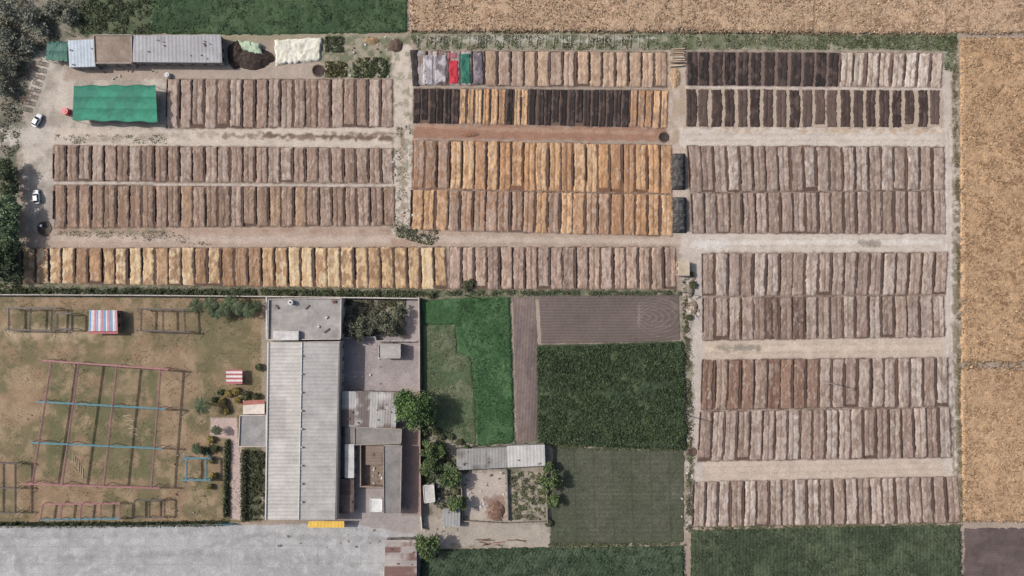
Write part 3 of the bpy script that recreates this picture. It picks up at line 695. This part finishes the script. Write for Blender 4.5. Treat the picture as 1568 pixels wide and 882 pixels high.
for k in range(9):
    y=545+k*28;m.bar(P(461,y,6.7),P(463,y,6.7),.3,lin((190,186,180)))
m.done('ridge_cap_and_gutters',M_paint,e)
m=MB();a,b,r=P(412,523.5,5.3),P(521,523.5,5.3),P(462.5,523.5,6.4);m.add([a,b,r],[(0,1,2)],lin((196,190,182)))
a,b,r=P(409,797,5.3),P(514,797,5.3),P(458,797,6.4);m.add([a,b,r],[(2,1,0)],lin((196,190,182)));m.done('gable_ends',M_conc,e)
house('office_building',[(412,458),(523,457),(522,519),(411,520)],5.6,(196,188,180),(160,154,150),.6)
m=MB()
b0=P(445,463,6.6);b0[2]=5.6
m2=[]
for k in range(12):
    t=k*math.pi/6;m2.append((b0[0]+.75*math.cos(t),b0[1]+.75*math.sin(t)))
m.prism(m2,5.62,7.0,lin((214,212,208)));m.prism([(b0[0]+(x-b0[0])*.4,b0[1]+(y-b0[1])*.4) for x,y in m2],7.0,7.15,lin((60,60,62)));m.done('water_tank',M_paint)
house('rooftop_stair_room',[(418,507),(457,507),(457,521),(418,521)],6.9,(200,194,188),(196,192,188),0,False)
m=MB()
for (x,y,w,hh,c_) in((512,462,5,4,(120,80,60)),(500,486,4,3,(190,186,180)),(424,470,3,6,(110,106,104)),(470,470,8,2,(136,128,124)),(488,500,3,3,(200,198,196)),(500,506,9,2,(120,112,106))):
    p=P(x,y,5.7);m.box((p[0],p[1],5.61),(w*S,hh*S,.4),lin(c_),random.random())
m.done('rooftop_clutter',M_conc)
shed('rusty_shed',[(523,599),(609,601),(606,656),(522,653)],[3.4,3.6,3.4,3.2],(182,178,174),(160,148,138),axis='u',pitch=.8,panel=2.2,var=.22,rust=.52,rustc=(110,96,90),patch=[(0,1,.48,.52,(100,88,82),.8),(.78,1,.1,.9,(176,172,168),.5)])
house('yard_building',[(543,654),(615,657),(614,679),(543,681)],3.6,(160,148,138),(138,132,126),.25)
house('yard_building',[(587,682),(615,682),(613,786),(588,786)],3.8,(158,148,140),(134,128,124),.3)
shed('brown_lean_to',[(560,682),(586,682),(586,712),(560,712)],[2.2,3.2,3.2,2.2],(126,106,90),(120,104,92),axis='v',pitch=.9,panel=2,var=.15,rust=.4,rustc=(96,74,60))
house('whitewashed_room',[(528,680),(542,680),(542,732),(528,732)],3.2,(206,200,192),(202,198,192),0)
shed('rusty_lean_to',[(514,734),(542,734),(542,786),(512,786)],[3,2.6,2.6,3],(116,98,88),(130,118,108),axis='v',pitch=.7,panel=1.6,var=.2,rust=.4,rustc=(88,68,62))
shed('small_tin_shed',[(528,654),(542,654),(542,679),(528,679)],[3,3,2.8,2.8],(150,140,134),(150,140,134),axis='u',pitch=.7,panel=1.6,var=.2,rust=.4)
house('small_tank_house',[(580,527),(613,527),(613,548),(580,548)],2.8,(176,168,162),(176,170,166),.25)
house('white_store_box',[(567,764),(585,764),(585,783),(567,783)],1.8,(214,214,212),(214,214,210),.15,False)
def wall(name,pts,h,t,col):
    m=MB()
    q=[P(x,y,h) for x,y in pts]
    for i,(a,b) in enumerate(zip(q[:-1],q[1:])):
        m.wallbox(a,b,-.1,h+.003*i,t,lin(col));m.wallbox(a,b,h+.005+.003*i,h+.08+.003*i,t+.08,lin(col)*1.08)
        L=np.linalg.norm(b-a);d=(b-a)/max(L,.01)
        for k in range(int(L//4)+1):
            p=a+d*4*k;m.box((p[0],p[1],-.1),(t+.16,t+.16,h+.25),lin(col)*.95)
    return m.done(name,M_conc)
wall('boundary_wall',[(-60,451),(200,452),(408,454)],1.8,.25,(176,168,160))
wall('boundary_wall',[(408,454),(640,457)],1.9,.25,(190,180,172));wall('boundary_wall',[(641,457),(642,530),(642,598)],1.9,.25,(186,164,156))
wall('boundary_wall',[(408,456),(408,520)],1.9,.25,(196,188,180));wall('boundary_wall',[(524,517),(574,516),(576,522),(640,522)],1.6,.22,(182,172,166))
wall('boundary_wall',[(642,600),(644,790)],1.9,.22,(164,134,122));wall('boundary_wall',[(-60,806),(150,806),(340,803)],1.2,.2,(120,116,108))
wall('boundary_wall',[(644,790),(646,812)],1.6,.22,(200,196,190));wall('courtyard_wall',[(552,681),(552,745),(586,746)],2,.2,(150,132,118))
house('gate_lodge',[(368,636),(408,636),(407,684),(366,683)],3.2,(186,178,170),(154,150,148),.35)
e=empty('entrance_porch',P(388,622,0));q=[(372,614),(405,612),(405,634),(372,634)];f=[P(x,y,2.8) for x,y in q]
m=MB();m.prism(f[::-1],2.65,2.8,lin((214,200,186)))
for p in f:m.bar((p[0]*.999,p[1],0),(p[0]*.999,p[1],2.65),.15,lin((200,190,180)))
m.prism([f[0],f[1],f[1]+np.array([0,-1.2,0]),f[0]+np.array([0,-1.2,0])][::-1],2.803,2.95,lin((176,106,94)));m.done('canopy',M_conc,e)
shed('rusty_shed',[(590,827),(638,827),(638,960),(586,960)],[3,3.6,3.6,3],(172,160,154),(140,130,120),axis='v',pitch=.9,panel=2,var=.2,rust=.47,rustc=(116,84,76))
shed('farmhouse',[(699,688),(776,685),(776,716),(699,720)],[3.4,3.4,3.0,3.0],(152,149,145),(156,146,136),axis='u',pitch=.9,panel=2.5,var=.12,rust=.35,rustc=(116,110,104))
shed('farmhouse_annex',[(776,683),(834,681),(835,713),(777,716)],[3.7,3.7,3.3,3.3],(192,188,184),(164,156,148),axis='u',pitch=1.0,panel=2.8,var=.05)
shed('small_tin_shed',[(678,779),(705,779),(704,807),(677,806)],[2.5,2.5,2.2,2.2],(160,158,156),(146,140,132),axis='u',pitch=.9,panel=2.5,var=.14,rust=.3,rustc=(100,96,92))
house('white_hut',[(648,744),(664,742),(666,768),(650,770)],2.2,(206,200,192),(186,180,174),.15)
wall('courtyard_wall',[(706,722),(708,798),(775,802),(838,800),(836,722)],1.1,.2,(150,138,126));wall('courtyard_wall',[(776,720),(778,798)],.9,.2,(130,120,108))
shed('long_tin_shed',[(203,54),(338,53),(340,96),(203,95)],[3.2,3.2,3.6,3.6],(158,157,160),(150,140,130),axis='u',pitch=1.1,panel=3.2,var=.05,rust=.25,rustc=(136,132,134))
house('mud_roof_house',[(144,54),(202,54),(202,97),(146,97)],3.3,(176,164,152),(150,130,114),.3)
shed('blue_tin_shed',[(104,62),(144,60),(146,102),(106,103)],[2.8,3.2,3.2,2.8],(166,180,192),(150,146,140),axis='u',pitch=1,panel=2.6,var=.05)
def canopy(name,q,h,c1,c2,ribs=3):
    c0=np.mean([P(x,y,h) for x,y in q],0);e=empty(name,(c0[0],c0[1],0))
    qq=np.array(q,float);nx,ny=60,36
    U,Vv=np.meshgrid(np.linspace(0,1,nx),np.linspace(1,0,ny))
    X=(qq[0,0]*(1-U)+qq[1,0]*U)*(1-Vv)+(qq[3,0]*(1-U)+qq[2,0]*U)*Vv
    Y=(qq[0,1]*(1-U)+qq[1,1]*U)*(1-Vv)+(qq[3,1]*(1-U)+qq[2,1]*U)*Vv
    Y+=np.sin(U*22)*.9*(np.minimum(Vv,1-Vv)<.03)
    ph=(Vv*ribs)%1
    Z=h-.5*np.sin(ph*math.pi)-.2*fbm(U*14,Vv*8,3)
    k=(1-Z/HC)*S;Vt=np.stack([(X-784)*k,(441-Y)*k,Z],-1)
    a=sstep(.42,.6,fbm(U*9,Vv*4,5))[...,None];C=lin(c1)*(1-a)+lin(c2)*a
    C=C*(1-.3*np.exp(-((np.abs(ph-.5)-.5)/.05)**2))[...,None]
    mkarr('net_cover',Vt.reshape(-1,3),grid_faces(nx,ny),M_cloth,C.reshape(-1,3),True,e)
    m=MB()
    for u in np.linspace(0.01,.99,6):
        for v in np.linspace(0.02,.98,ribs+1):
            x=(qq[0,0]*(1-u)+qq[1,0]*u)*(1-v)+(qq[3,0]*(1-u)+qq[2,0]*u)*v;y=(qq[0,1]*(1-u)+qq[1,1]*u)*(1-v)+(qq[3,1]*(1-u)+qq[2,1]*u)*v
            p=P(x,y,h-.3);m.bar((p[0],p[1],-.1),(p[0],p[1],h-.25),.07,lin((120,100,80)))
    m.done('bamboo_posts',M_wood,e)
canopy('green_net_canopy',[(113,131),(238,130),(241,187),(111,184)],3.4,(16,148,114),(34,132,106),3)
canopy('green_net_canopy',[(72,64),(103,63),(103,94),(70,92)],2.6,(70,120,104),(88,128,116),2)
e=empty('striped_roof_kiosk',P(158,490,0))
q=[(137,475),(179,475),(180,507),(136,507)];sheet('roof',q,[2.9]*4,(200,150,150),'u',.5,.03,1.0,.02,parent=e,patch=[(i/12,(i+1)/12-.001,0,1,[(104,154,196),(210,204,204),(200,132,136)][i%3],1) for i in range(12)])
m=MB();f=[P(x,y,2.9) for x,y in q];c=np.mean(f,0);fw=[c+(p-c)*np.array([.93,.93,0]) for p in f];m.prism(fw[::-1],-.1,2.75,lin((150,116,104)));m.prism([P(136,500,2.4),P(181,500,2.4),P(181,511,2.2),P(136,511,2.2)][::-1],2.3,2.38,lin((190,106,106)));m.done('walls',M_conc,e)
m=MB();openings(m,fw,2.75,(0,0,0));m.done('windows_and_door',M_paint,e)
e=empty('striped_swing_seat',P(358,577,0));sheet('awning',[(346,566),(371,566),(371,588),(346,588)],[1.9,1.9,2.0,2.0],(200,150,150),'v',.4,.02,1,.02,parent=e,patch=[(0,1,i/7,(i+1)/7-.001,[(176,84,88),(214,206,202)][i%2],1) for i in range(7)])
m=MB()
for x,y in((347,567),(370,567),(370,587),(347,587)):
    p=P(x,y,1.9);m.bar((p[0],p[1],0),(p[0],p[1],1.9),.05,lin((90,80,76)))
p=P(358,577,0);m.box((p[0],p[1],.42),(3.2,.9,.08),lin((140,96,70)));m.box((p[0],p[1]+.45,.5),(3.2,.08,.5),lin((140,96,70)));m.done('seat_and_posts',M_wood,e)
# ---------- steel frames ----------
PK=lin((184,122,124));CY=lin((88,152,168));GY=lin((112,102,96));BR=lin((84,72,66))
def truss(m,a,b,z,col,w=.34,r=.045,col2=None):
    a=np.array([a[0],a[1],z]);b=np.array([b[0],b[1],z]);d=b-a;L=np.linalg.norm(d);d/=L;n=np.array([-d[1],d[0],0])*w/2
    m.bar(a+n,b+n,r,col);m.bar(a-n,b-n,r,col);k=max(2,int(L/.9));up=np.array([0,0,w])
    m.bar(a+up,b+up,r,col)
    for i in range(k):
        p=a+d*L*i/k;q_=a+d*L*(i+1)/k;s=1 if i%2 else -1
        m.bar(p+n*s,q_-n*s,r*.7,col);m.bar(p+n*s,(p+q_)/2+up,r*.6,col)
def frame(name,q,nx,ny,h,hc,vc,ends=True,r=.06,cyan=(),us=None):
    e=empty(name,P(np.mean([p[0] for p in q]),np.mean([p[1] for p in q]),0));m=MB();q=np.array(q,float)
    us=us or [i/nx for i in range(nx+1)]
    def pt(u,v):
        x,y=((q[0]*(1-u)+q[1]*u)*(1-v)+(q[3]*(1-u)+q[2]*u)*v);return P(x,y,h)
    for u in us:
        for j in range(ny+1):
            p=pt(u,j/ny);m.bar((p[0],p[1],-.1),(p[0],p[1],h),r*1.3,vc)
            m.bar((p[0]-.5,p[1],h-.7),(p[0],p[1],h),r*.7,vc);m.bar((p[0]+.5,p[1],h-.7),(p[0],p[1],h),r*.7,vc)
    ex=1.0/(nx)*.22 if ends else 0
    for j in range(ny+1):
        c_=hc if j not in cyan else CY
        truss(m,pt(-ex,j/ny),pt(1+ex,j/ny),h,c_,r=r)
        if ends:
            for u in(-ex,1+ex):
                base_=pt(0 if u<0 else 1,j/ny);tip=pt(u,j/ny)
                for dy in(-2.0,2.0): m.bar((base_[0],base_[1]+dy,h+.03),(tip[0],tip[1],h+.03),r*.8,vc*.7)
                m.bar((tip[0],tip[1],-.1),(tip[0],tip[1],h),r,vc*.7)
    for u in us: truss(m,pt(u,0),pt(u,1),h+.02,vc,r=r)
    m.done('steel_members',M_paint,e);return e
frame('steel_event_frame',[(79,553),(246,565),(232,747),(50,741)],3,3,4.2,PK,PK,True,.095,(1,2),[0,.25,.6,1])
frame('steel_frame',[(14,472),(80,472),(78,506),(14,505)],2,1,2.6,GY,BR,True,.08)
frame('steel_frame',[(88,480),(110,480),(110,504),(88,504)],1,1,2.4,GY,BR,False,.08)
frame('steel_frame',[(217,473),(282,474),(284,508),(216,506)],2,1,2.6,GY,BR,True,.08)
frame('steel_frame',[(66,772),(184,771),(184,794),(62,796)],4,1,2.2,PK,PK,False,.085,(1,))
frame('steel_frame',[(206,767),(252,765),(252,792),(206,793)],2,1,2.0,GY,BR,False,.08)
frame('steel_frame',[(286,702),(316,702),(316,735),(286,735)],1,1,2.8,CY,CY,True,.09)
frame('steel_frame',[(-20,708),(24,710),(24,785),(-20,785)],1,2,2.6,GY,BR,True,.08)
m=MB()
for k in range(8):
    p=P(195+k*1.5,636+k*4,0);m.box((p[0],p[1],.02+.05*(k%2)),(2.6,.18,.06),lin((188,168,140)),random.uniform(-.5,.5))
for k in range(6):
    p=P(112+k*3,700+k*5,0);m.box((p[0],p[1],.02+.05*(k%2)),(.18,3.2,.06),lin((182,164,136)),random.uniform(-.2,.2))
m.done('loose_planks',M_wood)
def cot(px,py,rot,col):
    p=P(px,py,0);e=empty('wooden_cot',p);m=MB();co,si=math.cos(rot),math.sin(rot)
    def T(x,y,z):return (p[0]+x*co-y*si,p[1]+x*si+y*co,z)
    for x in(-1,1):
        for y in(-.55,.55): m.bar(T(x,y,0),T(x,y,.6),.06,col)
    for y in(-.55,.55): m.bar(T(-1,y,.5),T(1,y,.5),.05,col)
    for x in(-1,1): m.bar(T(x,-.55,.5),T(x,.55,.5),.05,col)
    for k in range(9): m.bar(T(-.9+k*.22,-.55,.5),T(-.9+k*.22,.55,.5),.02,lin((110,100,86)))
    for k in range(5): m.bar(T(-1,-.4+k*.2,.51),T(1,-.4+k*.2,.51),.02,lin((110,100,86)))
    m.done('frame_and_webbing',M_wood,e)
for k,(x,y) in enumerate([(66,98),(63,108),(60,118),(57,128),(54,138),(50,148),(46,158),(42,168),(52,104),(48,118),(42,140),(38,152)]):
    cot(x,y,math.radians(-15+random.uniform(-8,8)),lin([(72,60,54),(60,90,70),(140,80,60)][k%3]))
# ---------- cars ----------
def car(px,py,rot,name='parked_car',body=(232,234,236)):
    p=P(px,py,0);e=empty(name,p);co,si=math.cos(rot),math.sin(rot)
    def T(v):return (p[0]+v[0]*co-v[1]*si,p[1]+v[0]*si+v[1]*co,v[2])
    sec=[(-2.15,.70,.45,.62),(-2.05,.80,.3,.86),(-1.3,.86,.25,.98),(0,.88,.22,.98),(1.1,.86,.25,.95),(1.85,.80,.28,.80),(2.15,.62,.42,.60)]
    V=[];F=[]
    for x,w,z0,z1 in sec:
        V+= [T(a) for a in((x,-w*.92,z0),(x,-w,(z0+z1)/2),(x,-w*.9,z1),(x,w*.9,z1),(x,w,(z0+z1)/2),(x,w*.92,z0))]
    n=6
    for i in range(len(sec)-1):
        for k in range(n): F.append((i*n+k,i*n+(k+1)%n,(i+1)*n+(k+1)%n,(i+1)*n+k))
    F+= [tuple(range(n))[::-1],tuple(range((len(sec)-1)*n,len(sec)*n))]
    mkarr('body',V,F,M_paint,lin(body),False,e)
    V=[T(a) for a in((-1.75,-.76,.96),(1.0,-.78,.94),(1.0,.78,.94),(-1.75,.76,.96),(-1.25,-.62,1.44),(.25,-.62,1.46),(.25,.62,1.46),(-1.25,.62,1.44))]
    mkarr('glasshouse',V,[(0,1,5,4),(1,2,6,5),(2,3,7,6),(3,0,4,7)],M_glass,lin((30,34,40)),False,e)
    m=MB();m.add([T(a) for a in((-1.3,-.64,1.45),(.3,-.64,1.47),(.3,.64,1.47),(-1.3,.64,1.45),(-1.2,-.55,1.5),(.15,-.55,1.52),(.15,.55,1.52),(-1.2,.55,1.5))],[(0,1,5,4),(1,2,6,5),(2,3,7,6),(3,0,4,7),(4,5,6,7)],lin(body))
    for s in(-1,1):
        m.bar(T((.95,s*.80,.98)),T((.8,s*1.0,1.0)),.08,lin(body))
        for x0,x1 in((.98,.27),(-1.72,-1.27)): m.bar(T((x0,s*.77,.96)),T((x1,s*.63,1.45)),.035,lin(body))
        m.bar(T((-.5,s*.79,.96)),T((-.5,s*.64,1.45)),.035,lin(body))
    m.done('roof_pillars_mirrors',M_paint,e)
    m=MB()
    for x in(-1.3,1.35):
        for s in(-1,1): 
            m.bar(T((x,s*.70,.32)),T((x,s*.90,.32)),.32,lin((30,30,32)));m.bar(T((x,s*.89,.32)),T((x,s*.915,.32)),.19,lin((150,150,152)))
    m.done('wheels',M_paint,e)
    m=MB()
    for s in(-1,1):
        m.bar(T((2.04,s*.5,.66)),T((2.1,s*.62,.66)),.1,lin((220,220,215)));m.bar(T((-2.08,s*.58,.74)),T((-2.12,s*.66,.74)),.09,lin((150,30,30)))
    m.done('lamps',M_paint,e)
car(59,185,math.radians(62));car(58,302,math.radians(95))
def drum(name,px,py,r,h,col,cap=None):
    p=P(px,py,0);m=MB();n=16
    pts=[(p[0]+r*math.cos(2*math.pi*k/n),p[1]+r*math.sin(2*math.pi*k/n)) for k in range(n)];m.prism(pts,-.05,h,lin(col))
    m.prism([(p[0]+(x-p[0])*.92,p[1]+(y-p[1])*.92) for x,y in pts],h+.001,h+.12,lin(col)*.9);m.prism([(p[0]+(x-p[0])*.4,p[1]+(y-p[1])*.4) for x,y in pts],h+.13,h+.22,lin(cap or col));m.done(name,M_paint)
drum('red_water_tank',104,172,1.1,1.5,(204,30,48));drum('blue_barrel',66,346,.4,.9,(60,90,140))
drum('white_barrel',656,742,.5,.9,(214,210,204));drum('white_barrel',672,744,.4,.8,(206,202,196));drum('pump_cover',258,116,.8,1.0,(206,206,204))
def well(px,py,r,col=(70,56,50)):
    p=P(px,py,0);m=MB();n=24;V=[];F=[]
    for rr,z in((r*1.25,-.02),(r*1.08,.2),(r*.95,.2),(r*.9,.08),(.02,.14)):
        V+= [(p[0]+rr*math.cos(2*math.pi*k/n)*random.uniform(.94,1.06),p[1]+rr*math.sin(2*math.pi*k/n)*random.uniform(.94,1.06),z) for k in range(n)]
    for i in range(4):
        for k in range(n):F.append((i*n+k,i*n+(k+1)%n,(i+1)*n+(k+1)%n,(i+1)*n+k))
    C=np.array([lin((120,100,86))]*n*2+[lin(col)]*n*3);mkarr('manure_pit',V,F,M_pile,C,True)
well(1016,210,1.4);well(1060,692,1.2,(100,72,62));well(68,350,1.9,(78,68,60));well(487,108,1.6)
e=empty('yellow_awning',P(500,803,0));sheet('canopy',[(473,798),(527,798),(527,808),(471,808)],[3.3,3.3,2.9,2.9],(238,188,36),'u',1,.02,5,.02,parent=e,ribd=.0)
m=MB()
for x in(474,500,526):
    p=P(x,807,2.9);m.bar((p[0],p[1],0),(p[0],p[1],2.88),.06,lin((120,116,112)))
m.done('posts',M_paint,e)
m=MB();a=P(338,800,0);b=P(360,801,0);m.wallbox(a,b,0,1.8,.12,lin((70,130,150)))
for k in range(9):
    p=a+(b-a)*k/8;m.bar((p[0],p[1]-.1,0),(p[0],p[1]-.1,2.0),.05,lin((60,110,130)))
m.done('blue_gate',M_paint)
def pole(px,py,h,arm=1):
    p=P(px,py,0);e=empty('utility_pole',p);m=MB();m.bar((p[0],p[1],-.2),(p[0],p[1],h),.2,lin((130,124,118)),.13)
    m.bar((p[0]-.8,p[1]-.5,h-.4),(p[0]+.8,p[1]+.5,h-.4),.08,lin((110,104,100)))
    for k in(-.7,0,.7): m.bar((p[0]+k,p[1]+k*.62,h-.34),(p[0]+k,p[1]+k*.62,h-.05),.06,lin((180,176,170)))
    m.done('pole_and_crossarm',M_wood,e)
pole(1260,583,9);pole(1052,636,7);pole(712,452,6);pole(1042,446,6)
house('pump_hut',[(1039,400),(1056,400),(1056,422),(1039,422)],2.4,(186,168,146),(196,176,150),.0)
m=MB()
for k in range(11):
    p=P(1036+random.uniform(-1,1),76+k*2.6,0);m.bar((p[0]-2.0+random.uniform(-.3,.3),p[1],.3+.25*(k%3)),(p[0]+2.0+random.uniform(-.3,.5),p[1]+random.uniform(-.3,.3),.3+.25*(k%3)),.22,lin(random.choice([(206,186,160),(188,164,136),(160,136,112)])))
m.done('bamboo_bundle',M_wood)
m=MB()
for k in range(14):
    p=P(random.uniform(735,800),random.uniform(826,836),0);m.box((p[0],p[1],.0),(random.uniform(1.5,3.6),.2,.25),lin(random.choice([(130,100,84),(110,86,74),(160,130,110),(150,90,74)])),random.uniform(-.3,.3))
m.done('timber_pile',M_wood)
m=MB()
for x0,y0,x1,y1,n in((646,660,700,830,60),(706,722,776,800,40),(526,516,640,600,20),(590,600,642,790,16),(1046,420,1070,500,40),(560,715,585,744,16),(500,56,600,118,26),(110,104,250,122,12),(410,806,640,840,22),(265,680,330,790,10),(600,190,632,350,30),(1040,490,1062,800,30)):
    for _ in range(n):
        p=P(random.uniform(x0,x1),random.uniform(y0,y1),0);m.box((p[0],p[1],-.03),(random.uniform(.2,.8),random.uniform(.2,.6),random.uniform(.1,.35)),lin(random.choice([(190,184,176),(134,120,108),(112,102,94),(160,140,120),(206,202,198),(136,104,92),(170,160,150)])),random.random()*3)
m.done('scattered_debris',M_conc)
m=MB()
for x in range(640,1000,13):
    a=P(x,54,0);b=P(x-1,72,0);a[2]=b[2]=.35;m.bar(a,b,.06,lin((180,174,160)))
    for p in(a,b): m.bar((p[0],p[1],-.05),(p[0],p[1],.4),.05,lin((150,130,100)))
m.done('trellis_frames',M_wood)
# ---------- light ----------
w=bpy.data.worlds.new('World');sc.world=w;w.use_nodes=True;nt=w.node_tree
sky=nt.nodes.new('ShaderNodeTexSky');sky.sky_type='NISHITA';sky.sun_disc=False
el=math.radians(40);dx,dy=.968,-.25
sky.sun_elevation=el;sky.sun_rotation=math.atan2(-dx,-dy);sky.dust_density=4.0;sky.air_density=1.0
bg=nt.nodes['Background'];bg.inputs['Strength'].default_value=.125;nt.links.new(sky.outputs[0],bg.inputs[0])
sl=bpy.data.lights.new('sun','SUN');sl.energy=4.1;sl.angle=math.radians(.6);sl.color=(1,.965,.92)
so=bpy.data.objects.new('sun',sl);sc.collection.objects.link(so);so.location=(-100,30,120)
so.rotation_euler=Vector((dx*math.cos(el),dy*math.cos(el),-math.sin(el))).to_track_quat('-Z','Y').to_euler()
cam=bpy.data.cameras.new('camera');cam.lens=24;cam.sensor_width=36;cam.clip_end=10000;cam.clip_start=1
co=bpy.data.objects.new('camera',cam);co.location=(0,0,HC);sc.collection.objects.link(co);sc.camera=co
sc.view_settings.view_transform='Standard';sc.view_settings.look='None';sc.view_settings.exposure=0
